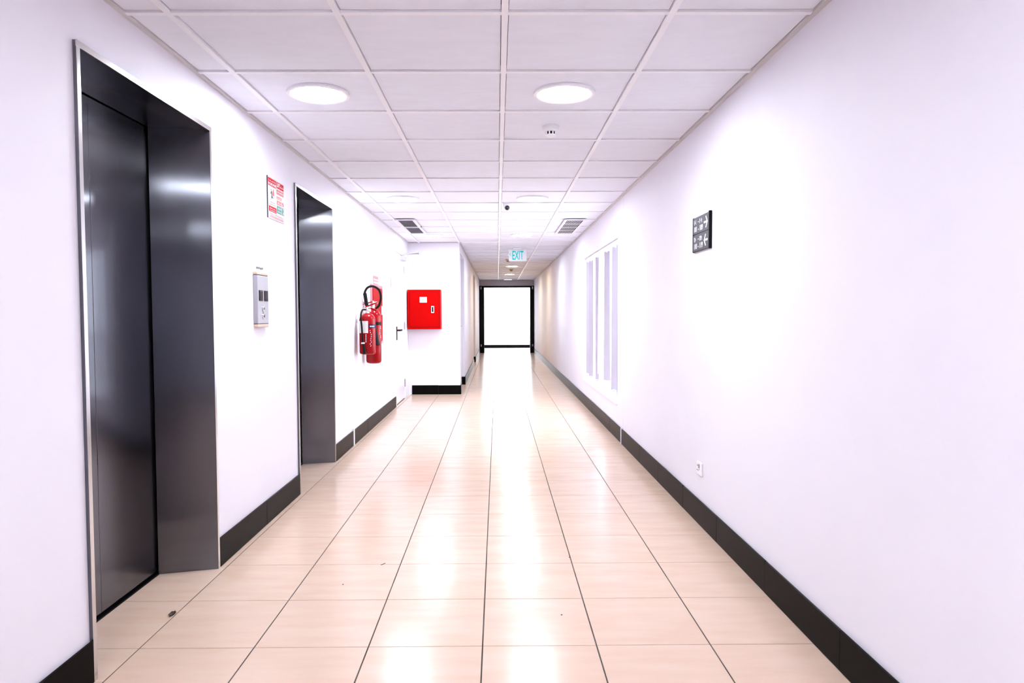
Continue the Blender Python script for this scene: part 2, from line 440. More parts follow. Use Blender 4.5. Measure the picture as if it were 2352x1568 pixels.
skirting('baseboard_right', XR, 0, -1, -1.0, 6.300, 0.65, 'long black granite skirting along the near right wall')
skirting('baseboard_window', XR, 0, -1, 6.325, 21.58, 0.65, 'granite skirting under the window and along the far right wall')
skirting('baseboard_return', YR, 1, -1, XL+0.045, XP+0.014, 0.40, 'black skirting below the red hose cabinet')
skirting('baseboard_pier', XP, 0, 1, YR-0.014, REC[0][0], 0.65, 'short skirting at the corner of the return wall')
skirting('baseboard_passage', XP, 0, 1, REC[0][1], REC[1][0], 0.65, 'skirting along the far passage between its two doors')
skirting('baseboard_far', XP, 0, 1, REC[1][1], 21.58, 0.65, 'skirting at the far end of the passage')
for k, (a, b, z) in enumerate(REC):
    o = MB().box(XP-0.05, XP+0.014, b-0.014, b-0.0005, 0.001, BH, 0.001).build('baseboard_jamb_%d' % (k+1), m_stone); struct(o)

# vertical joint covers on both walls
struct(MB().box(XL, XL+0.020, 6.276, 6.308, 0.001, 0.158, 0.002).box(XL, XL+0.0012, 6.276, 6.308, 0.158, H-0.003).build('trim_1', m_wall), 'narrow white joint cover on the left wall')
struct(MB().box(XR-0.020, XR, 6.302, 6.323, 0.001, 0.150, 0.002).box(XR-0.0012, XR, 6.302, 6.323, 0.150, H-0.003).build('trim_2', m_wall), 'narrow white joint cover on the right wall beside the window')

# ------------------------------------------------------------------ doors of the setting
def flush_door(name, x, a, b, z, label, hinge_far=True):
    g = 0.004
    r = struct(MB().box(x-0.045, x, a+g, b-g, 0.008, z-g, 0.002).build(name, m_doorpaint), label)
    return r
d1 = struct(MB().box(XL-0.050, XL-0.004, D1[0]+0.048, D1[1]-0.052, 0.010, D1[2]-0.043, 0.002).build('door_1', m_doorpaint), 'white service door at the end of the elevator wall')
mb = MB()
mb.box(XL-0.29, XL+0.010, D1[0]+0.0005, D1[0]+0.045, 0, D1[2]-0.0005)
mb.box(XL-0.29, XL+0.010, D1[1]-0.048, D1[1]-0.0005, 0, D1[2]-0.0005)
mb.box(XL-0.29, XL+0.010, D1[0]+0.045, D1[1]-0.048, D1[2]-0.040, D1[2]-0.0005)
mb.build('door_frame', m_white, d1)
MB().box(XL-0.20, XL-0.09, D1[0]+0.046, D1[1]-0.049, 0.0, D1[2]-0.041).build('door_stop', m_white, d1)
hx = XL-0.004
hd = MB().box(hx, hx+0.010, 9.135, 9.175, 0.865, 1.045, 0.003).build('handle_plate', m_black, d1)
MB().tube([(hx+0.006, 9.155, 0.995), (hx+0.044, 9.155, 0.995), (hx+0.052, 9.17, 0.995), (hx+0.052, 9.285, 0.995), (hx+0.046, 9.295, 0.997)], 0.012, 10).build('lever', m_black, hd, 40)
for z in (0.22, 1.04, 1.84):
    mb = MB(); mb.lathe([(0.008, -0.05), (0.008, 0.05)], (hx+0.010, D1[1]-0.052, z), 12)
    mb.lathe([(0.0085, 0.052), (0.005, 0.062), (0.0, 0.064)], (hx+0.010, D1[1]-0.052, z), 12)
    mb.build('hinge', m_alu, d1, 40)
cl = MB().box(hx, hx+0.052, 9.55, 9.80, 1.955, 2.018, 0.006, 2).build('door_closer', m_alu, d1)
mb = MB()
mb.box(hx+0.015, hx+0.04, 9.70, 9.73, 2.018, 2.050, 0.002)
mb.tube([(hx+0.028, 9.715, 2.052), (-1.11, 9.875, 2.090)], 0.010, 8)
mb.tube([(-1.11, 9.875, 2.072), (XL+0.02, 9.915, 2.072)], 0.008, 8)
mb.lathe([(0.015, -0.03), (0.015, 0.016)], (-1.11, 9.875, 2.085), 12)
mb.build('closer_arm', m_alu, cl, 40)
MB().box(hx, hx+0.0012, 9.20, 9.56, 1.50, 1.63).build('notice_sheet', m_paper, d1)
for k, (a, b, z) in enumerate(REC):
    o = flush_door('door_%d' % (k+2), XP-0.052, a, b, z, ['door set back in the passage beside the return wall', 'door set back at the far end of the passage'][k])
    MB().box(XP-0.052, XP-0.046, a+0.10, a+0.14, 0.90, 1.06, 0.002).build('handle_plate', m_alu, o)
    MB().tube([(XP-0.047, a+0.12, 1.02), (XP-0.012, a+0.12, 1.02), (XP-0.010, a+0.14, 1.02), (XP-0.010, a+0.24, 1.02)], 0.009, 8).build('lever', m_alu, o, 40)

# end portal of black posts, and glazed exit door behind it
px = 0.125
struct(MB().box(XP, XP+px+0.03, 21.59, YE-0.001, 0, 2.10, 0.003).build('trim_3', m_bframe), 'left black post of the end portal')
struct(MB().box(XR-px, XR, 21.59, YE-0.001, 0, 2.10, 0.003).build('trim_4', m_bframe), 'right black post of the end portal')
struct(MB().box(XP+px+0.03, XR-px, 21.60, YE-0.001, 2.045, 2.10, 0.003).build('trim_5', m_bframe), 'thin black header of the end portal')
for k, x in enumerate((XP+0.055, XR-0.05)):
    o = thing('hinge_bracket', ['small steel bracket at the top of the left black post', 'small steel bracket at the top of the right black post'][k], 'bracket', (x, 21.59, 2.04))
    MB().box(x-0.018, x+0.018, 21.578, 21.5895, 1.99, 2.07, 0.002).build('plate', m_alu, o)
    MB().lathe([(0.01, -0.02), (0.01, 0.02)], (x, 21.573, 2.05), 10).build('pin', m_chrome, o)
    MB().box(x-0.018, x+0.018, 21.578, 21.5895, 0.20, 0.27, 0.002).build('plate', m_alu, o)
dr = struct(MB().box(XP+0.001, XR-0.001, YD, YD+0.05, 0.012, 0.130, 0.003).build('door_4', m_bframe), 'bright glazed door at the far end with a black bottom rail')
MB().box(XP+0.001, XP+0.014, YD, YD+0.05, 0.130, 2.24).build('stile', m_bframe, dr)
MB().box(XR-0.014, XR-0.001, YD, YD+0.05, 0.130, 2.24).build('stile', m_bframe, dr)
MB().box(XP+0.001, XR-0.001, YD, YD+0.05, 2.24, 2.2995).build('top_rail', m_bframe, dr)
MB().box(XP+0.014, XR-0.014, YD+0.02, YD+0.03, 0.130, 2.24).build('pane', m_glass, dr)

# ------------------------------------------------------------------ window with vertical blind
w = struct(MB().box(XR+0.13, XR+0.17, WIN[0]+0.0005, WIN[1]-0.0005, WIN[2]+0.0005, WIN[2]+0.045).build('window_1', m_white), 'bright window with vertical blind slats')
MB().box(XR+0.13, XR+0.17, WIN[0]+0.0005, WIN[1]-0.0005, WIN[3]-0.045, WIN[3]-0.0005).build('window_frame', m_white, w)
for a in (WIN[0]+0.0005, WIN[1]-0.0455, (WIN[0]+WIN[1])/2-0.02):
    MB().box(XR+0.13, XR+0.17, a, a+0.045, WIN[2]+0.045, WIN[3]-0.045).build('window_frame', m_white, w)
for a, b in ((WIN[0]+0.0455, (WIN[0]+WIN[1])/2-0.02), ((WIN[0]+WIN[1])/2+0.025, WIN[1]-0.0455)):
    MB().box(XR+0.147, XR+0.153, a, b, WIN[2]+0.045, WIN[3]-0.045).build('pane', m_glass, w)
MB().box(XR-0.018, XR+0.13, WIN[0]+0.0005, WIN[1]-0.0005, WIN[2]+0.0005, WIN[2]+0.018, 0.003).build('window_sill', m_white, w)
bl = thing('vertical_blind', 'white vertical blind with loose twisted slats hanging in the window', 'blind', (XR+0.06, (WIN[0]+WIN[1])/2, WIN[3]))
MB().box(XR+0.035, XR+0.085, WIN[0]+0.01, WIN[1]-0.01, WIN[3]-0.040, WIN[3]-0.001, 0.003).build('headrail', m_white, bl)
def slat(y, ang, wid, zb, twist=0.0, sway=0.0):
    mb = MB(); n = 10; th = 0.0010; ring = []
    zt = WIN[3]-0.055
    for i in range(n+1):
        f = i/n; z = zt+(zb-zt)*f; a = math.radians(ang+twist*f)
        dx, dy = -math.sin(a)*wid/2, math.cos(a)*wid/2; cx, cy = XR+0.060, y+sway*f
        nx, ny = math.cos(a)*th, math.sin(a)*th
        ring.append([mb.bm.verts.new((cx+s*dx+t*nx, cy+s*dy+t*ny, z)) for s, t in ((-1, -1), (1, -1), (1, 1), (-1, 1))])
    for p, q in zip(ring, ring[1:]):
        for k in range(4): mb.bm.faces.new((p[k], p[(k+1) % 4], q[(k+1) % 4], q[k]))
    mb.bm.faces.new(ring[0]); mb.bm.faces.new(list(reversed(ring[-1])))
    o = mb.build('slat', m_slat, bl)
    MB().box(XR+0.055, XR+0.065, y-0.010, y+0.010, zt-0.012, WIN[3]-0.040).build('carrier', m_white, o)
    a = math.radians(ang+twist)
    mb = MB(); dx, dy = -math.sin(a)*wid*0.46, math.cos(a)*wid*0.46; c = (XR+0.060, y+sway)
    mb.tube([(c[0]-dx, c[1]-dy, zb+0.012), (c[0]+dx, c[1]+dy, zb+0.012)], 0.004, 6).build('bottom_weight', m_white, o)
for y, ang, wid, zb, tw, sw in ((6.83, 18, 0.127, 0.37, -6, 0.02), (7.07, 24, 0.127, 0.40, 8, 0.0), (7.62, 20, 0.127, 0.45, 10, -0.03),
                                (8.33, 16, 0.127, 0.39, -5, 0.02), (8.90, 17, 0.127, 0.38, 4, 0.0), (7.33, -35, 0.09, 0.52, 12, 0.0),
                                (8.08, -30, 0.127, 0.50, -10, 0.02), (8.62, -20, 0.127, 0.42, 0, 0.0), (9.10, 30, 0.127, 0.40, 0, 0.0)):
    slat(y, ang, wid, zb, tw, sw)
mb = MB(); mb.tube([(XR+0.030, WIN[0]+0.03+0.55*i/12, 0.42+0.015*math.sin(i)) for i in range(13)], 0.0016, 5)
mb.build('bead_chain', m_white, bl)

# ------------------------------------------------------------------ elevators
def elevator(k, label):
    a, b = EL[k]
    r = thing('elevator_doorway', label, 'elevator', (XL, (a+b)/2, 0))
    F = XL+0.011; I = -1.576
    j1 = MB().prism([(F, a), (F, a+0.019), (I, a+0.085), (I, a)], 2, 0.0005, EZ-0.020).build('jamb', m_steel, r)
    j2 = MB().prism([(F, b-0.019), (F, b), (I, b), (I, b-0.085)], 2, 0.0005, EZ-0.020).build('jamb', m_steel, r)
    for y0, y1, j in ((a, a+0.019, j1), (b-0.019, b, j2)):
        MB().box(F-0.001, F+0.0015, y0, y1, 0.0005, EZ-0.019, 0.0006).build('edge_strip', m_trimsteel, j)
    hd = MB().box(I, F, a, b, EZ-0.0195, EZ-0.001, 0.0).build('head', m_steel, r)
    MB().box(F-0.001, F+0.003, a-0.002, b+0.002, EZ-0.021, EZ, 0.0008).build('edge_strip', m_trimsteel, hd)
    c = 2.716-2.217+a
    for y0, y1 in ((a+0.060, c-0.0012), (c+0.0012, b-0.060)):
        MB().box(I-0.040, I-0.010, y0, y1, 0.014, EZ-0.010, 0.0015).build('door_panel', m_steel, r)
    MB().box(I-0.055, I+0.001, a+0.02, b-0.02, -0.0015, 0.004).build('sill', m_black, r)
    MB().box(I-0.075, I-0.060, a+0.004, b-0.004, -0.002, EZ-0.002).build('shaft_blackout', m_black, r)  # black sheet added behind the doors, blocks sky light at their gaps
    return r
elevator(0, 'large steel elevator doorway nearest the camera, before the call panel')
elevator(1, 'farther steel elevator doorway beyond the red lift safety poster')

# call panel
PF = XL+0.024
cp = thing('call_panel', 'slim silver elevator call panel with two dark displays and two round buttons', 'call panel', (XL, 3.875, 1.285))
MB().box(XL+0.0005, PF, 3.785, 3.965, 1.152, 1.420, 0.003, 2).build('body', m_alu, cp)
for z0, z1 in ((1.132, 1.1505), (1.4215, 1.440)):
    MB().box(XL+0.0005, PF, 3.785, 3.965, z0, z1, 0.005, 2).build('end_cap', m_copper, cp)
MB().box(XL+0.0005, PF-0.001, 3.787, 3.963, 1.150, 1.4215).build('seam', m_black, cp)
for y in (3.838, 3.922):
    dsp = MB().box(PF-0.001, PF+0.0035, y-0.029, y+0.029, 1.278, 1.338, 0.002).build('display', m_black, cp)
    MB().box(PF+0.0030, PF+0.0042, y-0.022, y+0.022, 1.283, 1.333, 0.0004).build('screen', m_display, dsp)
for z, tr in ((1.236, 'up'), (1.194, 'down')):
    bt = MB().lathe([(0.019, -0.001), (0.019, 0.003), (0.017, 0.0045), (0.014, 0.0045), (0.013, 0.003)], (PF, 3.878, z), 20, 0).build('button', m_chrome, cp, 40)
    s = 1 if tr == 'up' else -1
    MB().prism([(3.870, z-0.005*s), (3.886, z-0.005*s), (3.878, z+0.007*s)], 0, PF+0.003, PF+0.0052).build('arrow_mark', m_ink, bt)
st = thing('taped_sticker', 'small clear sticker with smudged dark lettering above the call panel', 'sticker', (XL, 3.87, 1.463))
MB().box(XL+0.0004, XL+0.0012, 3.778, 3.965, 1.446, 1.482).build('film', m_board, st)
mb = MB()
for i in range(6):
    y = 3.838+0.019*i; z = 1.462+random.uniform(-0.002, 0.002)
    mb.box(XL+0.0011, XL+0.0018, y, y+0.014, z-0.004, z+0.005)
    mb.box(XL+0.0011, XL+0.0018, y+0.004, y+0.008, z-0.007, z+0.008)
mb.build('lettering', m_ink, st)

# ------------------------------------------------------------------ lift safety poster
PY0, PY1, PZ0, PZ1 = 4.040, 4.345, 1.769, 2.012
po = thing('safety_poster', 'red white and green lift fire safety poster between the elevators', 'poster', (XL, (PY0+PY1)/2, PZ0))
MB().box(XL+0.0005, XL+0.006, PY0, PY1, PZ0, PZ1, 0.0006).build('board', m_board, po)
MB().box(XL+0.0005, XL+0.0068, PY0-0.0008, PY0+0.001, PZ0, PZ1).build('edge', m_ink, po)
def pu(u): return PY0+(PY1-PY0)*u
def pv(v): return PZ1-(PZ1-PZ0)*v
def pbox(nm, m, u0, u1, v0, v1, lvl=1): 
    return MB().box(XL+0.0058, XL+0.0062+0.0003*lvl, pu(u0), pu(u1), pv(v1), pv(v0)).build(nm, m, po)
YD_, ZU = (0, 1, 0), (0, 0, 1)                    # +y runs to the right on the left wall
def ptext(t, size, u, v, m, sx=1.0, lvl=2, bold=0.0):
    return text_mesh(t, size, m, 'lettering', YD_, ZU, (XL+0.0062+0.0003*lvl, pu(u), pv(v)), 0.0002, 'LEFT', sx, po, bold)
def squiggle(u0, u1, v, m, h=0.02, lvl=2, n=14):
    mb = MB(); x = XL+0.0062+0.0003*lvl
    uu = u0
    while uu < u1:
        wd = random.uniform(0.012, 0.05); e = min(uu+wd, u1)
        hh = h*random.uniform(0.35, 1.0)
        mb.box(x, x+0.0003, pu(uu), pu(e), pv(v+0.006), pv(v-0.002))
        if random.random() < 0.65: mb.box(x, x+0.0003, pu(e)-0.0016, pu(e), pv(v), pv(v-hh))
        if random.random() < 0.4: mb.box(x, x+0.0003, pu((uu+e)/2)-0.001, pu((uu+e)/2)+0.001, pv(v+0.016), pv(v+0.010))
        uu = e+random.choice((0.0, 0.0, 0.010))
    return mb.build('lettering', m, po)
pbox('red_header', m_redsign, 0.02, 0.50, 0.03, 0.215)
squiggle(0.06, 0.45, 0.095, m_whiteprint, 0.05)
ptext('IN CASE OF FIRE', 0.0205, 0.035, 0.195, m_whiteprint, 0.92, 2, 0.0003)
pbox('red_header', m_redsign, 0.53, 0.975, 0.03, 0.185)
ptext('LIFT', 0.034, 0.55, 0.150, m_whiteprint, 1.0, 2, 0.0005)
squiggle(0.75, 0.95, 0.13, m_whiteprint, 0.06)
pbox('red_block', m_pinkprint, 0.53, 0.975, 0.215, 0.335)
squiggle(0.56, 0.93, 0.275, m_whiteprint, 0.04)
pbox('red_block', m_pinkprint, 0.53, 0.84, 0.385, 0.455)
squiggle(0.56, 0.80, 0.43, m_whiteprint, 0.03)
pbox('red_block', m_pinkprint, 0.53, 0.84, 0.485, 0.595)
squiggle(0.56, 0.80, 0.55, m_whiteprint, 0.03)
pbox('green_block', m_green, 0.53, 0.84, 0.615, 0.805)
squiggle(0.57, 0.80, 0.68, m_whiteprint, 0.04); squiggle(0.57, 0.80, 0.76, m_whiteprint, 0.03)
pbox('green_block', m_green, 0.865, 0.985, 0.615, 0.805)
mb = MB(); x = XL+0.0068                                    # running figure on the green block
mb.tube([(x, pu(0.905), pv(0.78)), (x, pu(0.935), pv(0.72)), (x, pu(0.94), pv(0.67))], 0.0022, 6)
mb.tube([(x, pu(0.97), pv(0.78)), (x, pu(0.935), pv(0.72))], 0.0022, 6); mb.lathe([(0.0045, 0), (0.0045, 0.0004)], (x, pu(0.945), pv(0.642)), 10, 0)
mb.build('running_figure', m_whiteprint, po)
mb = MB(); mb.lathe([(0.013, 0), (0.013, 0.0004), (0.0105, 0.0004), (0.0105, 0)], (x-0.0004, pu(0.915), pv(0.53)), 20, 0, cap=False)
mb.tube([(x, pu(0.915)-0.009, pv(0.53)+0.009), (x, pu(0.915)+0.009, pv(0.53)-0.009)], 0.0011, 5)
mb.build('prohibition_mark', m_redsign, po)
mb = MB()                                                    # man at the stair, flame
mb.lathe([(0.0045, 0), (0.0045, 0.0004)], (x, pu(0.20), pv(0.30)), 10, 0)
mb.tube([(x, pu(0.205), pv(0.33)), (x, pu(0.225), pv(0.42)), (x, pu(0.215), pv(0.50))], 0.0026, 6)
mb.tube([(x, pu(0.225), pv(0.42)), (x, pu(0.26), pv(0.49))], 0.0022, 6); mb.tube([(x, pu(0.205), pv(0.35)), (x, pu(0.165), pv(0.40))], 0.0018, 6)
for i in range(4): mb.box(x-0.0004, x+0.0004, pu(0.16+0.055*i), pu(0.215+0.055*i), pv(0.535-0.022*i), pv(0.527-0.022*i))
mb.build('stair_figure', m_ink, po)
MB().prism([(pu(0.30), pv(0.43)), (pu(0.275), pv(0.36)), (pu(0.32), pv(0.26)), (pu(0.345), pv(0.32)), (pu(0.38), pv(0.38)), (pu(0.36), pv(0.43))], 0, x-0.0004, x+0.0004).build('flame', m_pinkprint, po)
squiggle(0.14, 0.40, 0.60, m_ink, 0.015); squiggle(0.08, 0.44, 0.655, m_ink, 0.012)
pbox('red_block', m_redsign, 0.05, 0.50, 0.70, 0.83)
squiggle(0.10, 0.45, 0.755, m_whiteprint, 0.035); squiggle(0.10, 0.45, 0.80, m_whiteprint, 0.015)
squiggle(0.12, 0.46, 0.885, m_pinkink, 0.03); squiggle(0.52, 0.92, 0.885, m_pinkink, 0.03); ptext('&', 0.016, 0.47, 0.895, m_pinkink)
for v in (0.925, 0.945, 0.965): squiggle(0.12, 0.92, v, m_pinkprint, 0.006)

# ------------------------------------------------------------------ room number sign on the right wall
SY0, SY1, SZ0, SZ1 = 3.705, 4.018, 1.553, 1.748
SX = XR-0.0005
sg = thing('room_sign', 'dark grey room number sign with two white arrows on the right wall', 'sign', (XR, (SY0+SY1)/2, SZ0))
MB().box(SX-0.012, SX, SY0+0.012, SY1-0.010, SZ0, SZ1, 0.001).build('backing', m_black, sg)
MB().box(SX-0.0175, SX, SY0-0.003, SY0+0.014, SZ0-0.004, SZ1+0.004, 0.004, 2).build('end_rail', m_black, sg)
MB().box(SX-0.016, SX, SY1-0.012, SY1+0.002, SZ0-0.002, SZ1+0.002, 0.003).build('end_rail', m_black, sg)
zm = (SZ0+SZ1)/2
sf = SX-0.015
for k, (z0, z1) in enumerate(((zm+0.003, SZ1-0.003), (SZ0+0.003, zm-0.003))):
    pn = MB().box(sf, SX-0.0115, SY0+0.014, SY1-0.012, z0, z1, 0.0008).build('panel', m_signgrey, sg)
    hh = z1-z0
    yl = SY1-0.024                               # text starts at the far side and runs toward the camera
    tx, tz = (0, -1, 0), (0, 0, 1)
    for tok, dy in zip((('101', '-', '109'), ('110', '-', '119'))[k], (0.0, 0.083, 0.110)):
        text_mesh(tok, 0.042, m_whiteprint, 'room_number' if tok != '-' else 'dash', tx, tz, (sf-0.0003, yl-dy, z0+0.012), 0.0004, 'LEFT', 1.0, pn, 0.0006)
    # eastern Arabic numerals drawn as strokes
    mb = MB(); zc = z0+hh*0.70; xx = sf-0.0004
    def one(y): mb.tube([(xx, y+0.003, zc+0.013), (xx, y-0.001, zc-0.012)], 0.0017, 5); mb.tube([(xx, y+0.003, zc+0.013), (xx, y-0.003, zc+0.010)], 0.0014, 5)
    def zero(y): mb.lathe([(0.0030, -0.0006), (0.0030, 0.0006)], (xx, y, zc), 8, 0)
    def nine(y):
        mb.lathe([(0.0062, -0.0006), (0.0062, 0.0006), (0.0034, 0.0006), (0.0034, -0.0006)], (xx, y+0.002, zc+0.007), 12, 0, cap=False)
        mb.tube([(xx, y-0.003, zc+0.010), (xx, y-0.005, zc-0.012)], 0.0017, 5)
    def dash(y): mb.box(xx-0.0005, xx+0.0003, y-0.008, y+0.008, zc-0.002, zc+0.002)
    seq = [(one, zero, one), (one, one, zero)][k]
    for i, f in enumerate(seq): f(yl-0.012-0.015*i)
    mb.build('eastern_numeral', m_whiteprint, pn); mb = MB()
    dash(yl-0.088); mb.build('dash', m_whiteprint, pn); mb = MB()
    seq = [(one, zero, nine), (one, one, nine)][k]
    for i, f in enumerate(seq): f(yl-0.118-0.015*i)
    mb.build('eastern_numeral', m_whiteprint, pn)
    ya, zc2 = SY0+0.062, (z0+z1)/2
    s = 1 if k == 0 else -1                      # arrow points right (towards camera, -y) or left
    mb = MB(); tip = ya-0.034*s
    mb.prism([(tip+0.0145*s, zc2), (tip+0.0195*s, zc2+0.0055), (tip+0.068*s, zc2+0.0055), (tip+0.068*s, zc2-0.0055), (tip+0.0195*s, zc2-0.0055)], 0, xx-0.0005, xx+0.0003)
    for q in (1, -1):
        mb.prism([(tip, zc2), (tip+0.014*s, zc2), (tip+0.040*s, zc2+0.030*q), (tip+0.027*s, zc2+0.033*q)], 0, xx-0.0005, xx+0.0003)
    mb.build('arrow', m_whiteprint, pn)

# wall sockets
def socket(root_loc, face, sgn, label):
    r = thing('wall_socket', label, 'socket', root_loc)
    x, y, z = root_loc
    a, b = sorted((face, face+sgn*0.009))
    pl = MB().box(a, b, y-0.048, y+0.048, z-0.037, z+0.037, 0.003, 2).build('face_plate', m_white, r)
    f = face+sgn*0.009
    for dy, dz, w, h in ((0.026, 0.014, 0.007, 0.010), (0.033, -0.012, 0.008, 0.006), (0.014, -0.012, 0.008, 0.006), (-0.006, -0.004, 0.006, 0.006)):
        a, b = sorted((f-sgn*0.0003, f+sgn*0.0006))
        MB().box(a, b, y+dy-w/2, y+dy+w/2, z+dz-h/2, z+dz+h/2).build('slot', m_ink, pl)
    a, b = sorted((f-sgn*0.0005, f+sgn*0.005))
    MB().box(a, b, y-0.014, y-0.000, z+0.004, z+0.026, 0.001).build('switch', m_alu, pl)
socket((XR-0.0005, 3.882, 0.317), XR-0.0005, -1, 'white wall socket low on the right wall above the black skirting')
socket((XP+0.0005, 18.8, 0.25), XP+0.0005, 1, 'tiny white socket on the far passage wall beside the last door')

# ------------------------------------------------------------------ fire equipment on the left wall
fc = thing('hose_cabinet', 'flat red wall cabinet with pale pink frame behind the extinguishers', 'cabinet', (XL, 7.62, 0.87))
FY0, FY1, FZ0, FZ1 = 7.265, 7.965, 0.872, 1.528
mb = slab_holes(MB(), 0, XL+0.0005, XL+0.014, FY0, FY1, FZ0, FZ1, [(FY0+0.055, FY1-0.055, FZ0+0.03, FZ1-0.03)])
mb.build('frame', m_pinkframe, fc)
MB().box(XL+0.0005, XL+0.010, FY0+0.055, FY1-0.055, FZ0+0.03, FZ1-0.03).build('gap', m_black, fc)
dd = MB().box(XL+0.009, XL+0.020, FY0+0.063, FY1-0.063, FZ0+0.038, FZ1-0.038, 0.002).build('door', m_redbox, fc)
MB().box(XL+0.0195, XL+0.024, FY1-0.13, FY1-0.085, 1.20, 1.30, 0.001).build('latch', m_whiteprint, dd)
ss = thing('cabinet_sign', 'small pink and white sign above the flat red wall cabinet', 'sign', (XL, 7.6, 1.535))
MB().box(XL+0.0005, XL+0.003, 7.45, 7.745, 1.532, 1.625).build('plate', m_pinkframe, ss)
for z0, z1 in ((1.545, 1.562), (1.580, 1.592)): MB().box(XL+0.0028, XL+0.0036, 7.47, 7.73, z0, z1).build('text_band', m_whiteprint, ss)
ws = thing('wall_notice', 'small white notice plate on the wall beside the service door', 'notice', (XL, 8.82, 1.55))
MB().box(XL+0.0005, XL+0.006, 8.665, 8.965, 1.552, 1.650, 0.001).build('plate', m_paper, ws)
MB().box(XL+0.0005, XL+0.0064, 8.663, 8.69, 1.552, 1.650).build('edge', m_copper, ws)
mb = MB(); mb.tube([(XL+0.0065, 8.80+0.03*math.sin(i*1.3), 1.575+0.008*i) for i in range(8)], 0.0022, 5); mb.build('mark', m_signgrey, ws)

def arc(c, r, a0, a1, n, plane):
    out = []
    for i in range(n+1):
        a = math.radians(a0+(a1-a0)*i/n); p = Vector(c)
        u, v = math.cos(a)*r, math.sin(a)*r
        out.append(p+Vector((u*plane[0][0]+v*plane[1][0], u*plane[0][1]+v*plane[1][1], u*plane[0][2]+v*plane[1][2])))
    return out
def spline(pts, n=6):
    P = [Vector(p) for p in pts]; P = [2*P[0]-P[1]]+P+[2*P[-1]-P[-2]]; out = []
    for i in range(1, len(P)-2):
        for k in range(n):
            t = k/n; a, b, c, d = P[i-1:i+3]
            out.append(0.5*((2*b)+(c-a)*t+(2*a-5*b+4*c-d)*t*t+(3*b-a-3*c+d)*t**3))
    out.append(P[-2]); return out
def lathe_band(r, z0, z1, c, a0, a1, n=14):
    mb = MB(); v = []
    for i in range(n+1):
        a = math.radians(a0+(a1-a0)*i/n)
        v.append((mb.bm.verts.new((c[0]+math.cos(a)*r, c[1]+math.sin(a)*r, z0)), mb.bm.verts.new((c[0]+math.cos(a)*r, c[1]+math.sin(a)*r, z1))))
    for p, q in zip(v, v[1:]): mb.bm.faces.new((p[0], q[0], q[1], p[1]))
    return mb
# powder extinguisher
c = (XL+0.105, 6.53, 0.0); R = 0.076
e1 = thing('fire_extinguisher', 'red powder extinguisher with white label and hanging black hose, the nearer one', 'extinguisher', (c[0], c[1], 0.82), 'fire extinguishers on the left wall')
z = 0.825
MB().lathe([(0.0, z), (R-0.016, z+0.002), (R-0.004, z+0.010), (R, z+0.024), (R, z+0.33), (R-0.004, z+0.350), (R-0.018, z+0.372), (R-0.045, z+0.388), (0.024, z+0.392)], (c[0], c[1], 0), 32).build('cylinder', m_red, e1, 40)
vv = MB().lathe([(0.021, z+0.388), (0.021, z+0.405), (0.017, z+0.408), (0.017, z+0.432), (0.012, z+0.440)], (c[0], c[1], 0), 16).build('valve', m_brass, e1, 40)
MB().lathe([(0.016, 0), (0.016, 0.022)], (c[0]+0.012, c[1]-0.002, z+0.418), 14, 0).build('gauge', m_whiteprint, vv, 40)
MB().prism([(c[0]-0.015, z+0.428), (c[0]+0.03, z+0.430), (c[0]+0.075, z+0.412), (c[0]+0.095, z+0.416), (c[0]+0.05, z+0.440), (c[0]-0.012, z+0.442)], 1, c[1]-0.008, c[1]+0.008).build('carry_handle', m_red, e1)
MB().prism([(c[0]-0.015, z+0.446), (c[0]+0.04, z+0.462), (c[0]+0.105, z+0.492), (c[0]+0.102, z+0.500), (c[0]+0.03, z+0.474), (c[0]-0.015, z+0.458)], 1, c[1]-0.010, c[1]+0.010).build('squeeze_lever', m_red, e1)
MB().tube([(c[0]-0.025, c[1]-0.03, z+0.50), (c[0]-0.025, c[1]-0.03, z+0.445), (c[0]-0.01, c[1]-0.01, z+0.445)], 0.004, 6).build('pull_pin', m_red, e1)
hose = spline([(c[0]-0.01, c[1]-0.015, z+0.425), (c[0]-0.038, c[1]-0.040, z+0.420), (c[0]-0.045, c[1]-0.083, z+0.36), (c[0]-0.035, c[1]-0.094, z+0.26), (c[0]-0.030, c[1]-0.094, z+0.14), (c[0]-0.024, c[1]-0.094, z+0.10)])
hs = MB().tube(hose, 0.0085, 10).build('hose', m_rubber, e1, 50)
MB().tube([(c[0]-0.024, c[1]-0.094, z+0.112), (c[0]-0.010, c[1]-0.098, z+0.01)], 0.01, 12, [0.010, 0.017]).build('nozzle', m_rubber, hs, 40)
MB().box(c[0]-0.040, c[0]-0.012, c[1]-0.108, c[1]-0.075, z+0.106, z+0.118, 0.002).build('hose_clip', m_whiteprint, hs)
lathe_band(R+0.0008, z+0.205, z+0.318, c, 205, 285).build('instruction_label', m_paper, e1, 60)
bb = lathe_band(R+0.0009, z+0.250, z+0.285, c, 290, 372).build('blue_band', m_blue, e1, 60)
for i in range(3):
    lathe_band(R+0.0014, z+0.262, z+0.273, c, 298+i*14, 309+i*14, 3).build('band_text', m_whiteprint, bb)
mb = MB()
for i in range(9):
    a = math.radians(300+random.uniform(-4, 6)); zz = z+0.08+i*0.018
    mb.tube([(c[0]+math.cos(a)*(R+0.001), c[1]+math.sin(a)*(R+0.001), zz), (c[0]+math.cos(a+0.09)*(R+0.001), c[1]+math.sin(a+0.09)*(R+0.001), zz+0.008)], 0.0022, 4)
mb.build('printed_text', m_whiteprint, e1)
mb = MB()
for i in range(6):
    a = math.radians(270); zz = z+0.12+i*0.013
    mb.box(c[0]-0.004, c[0]+0.003, c[1]-R-0.001, c[1]-R+0.002, zz, zz+0.007)
mb.build('printed_text', m_whiteprint, e1)
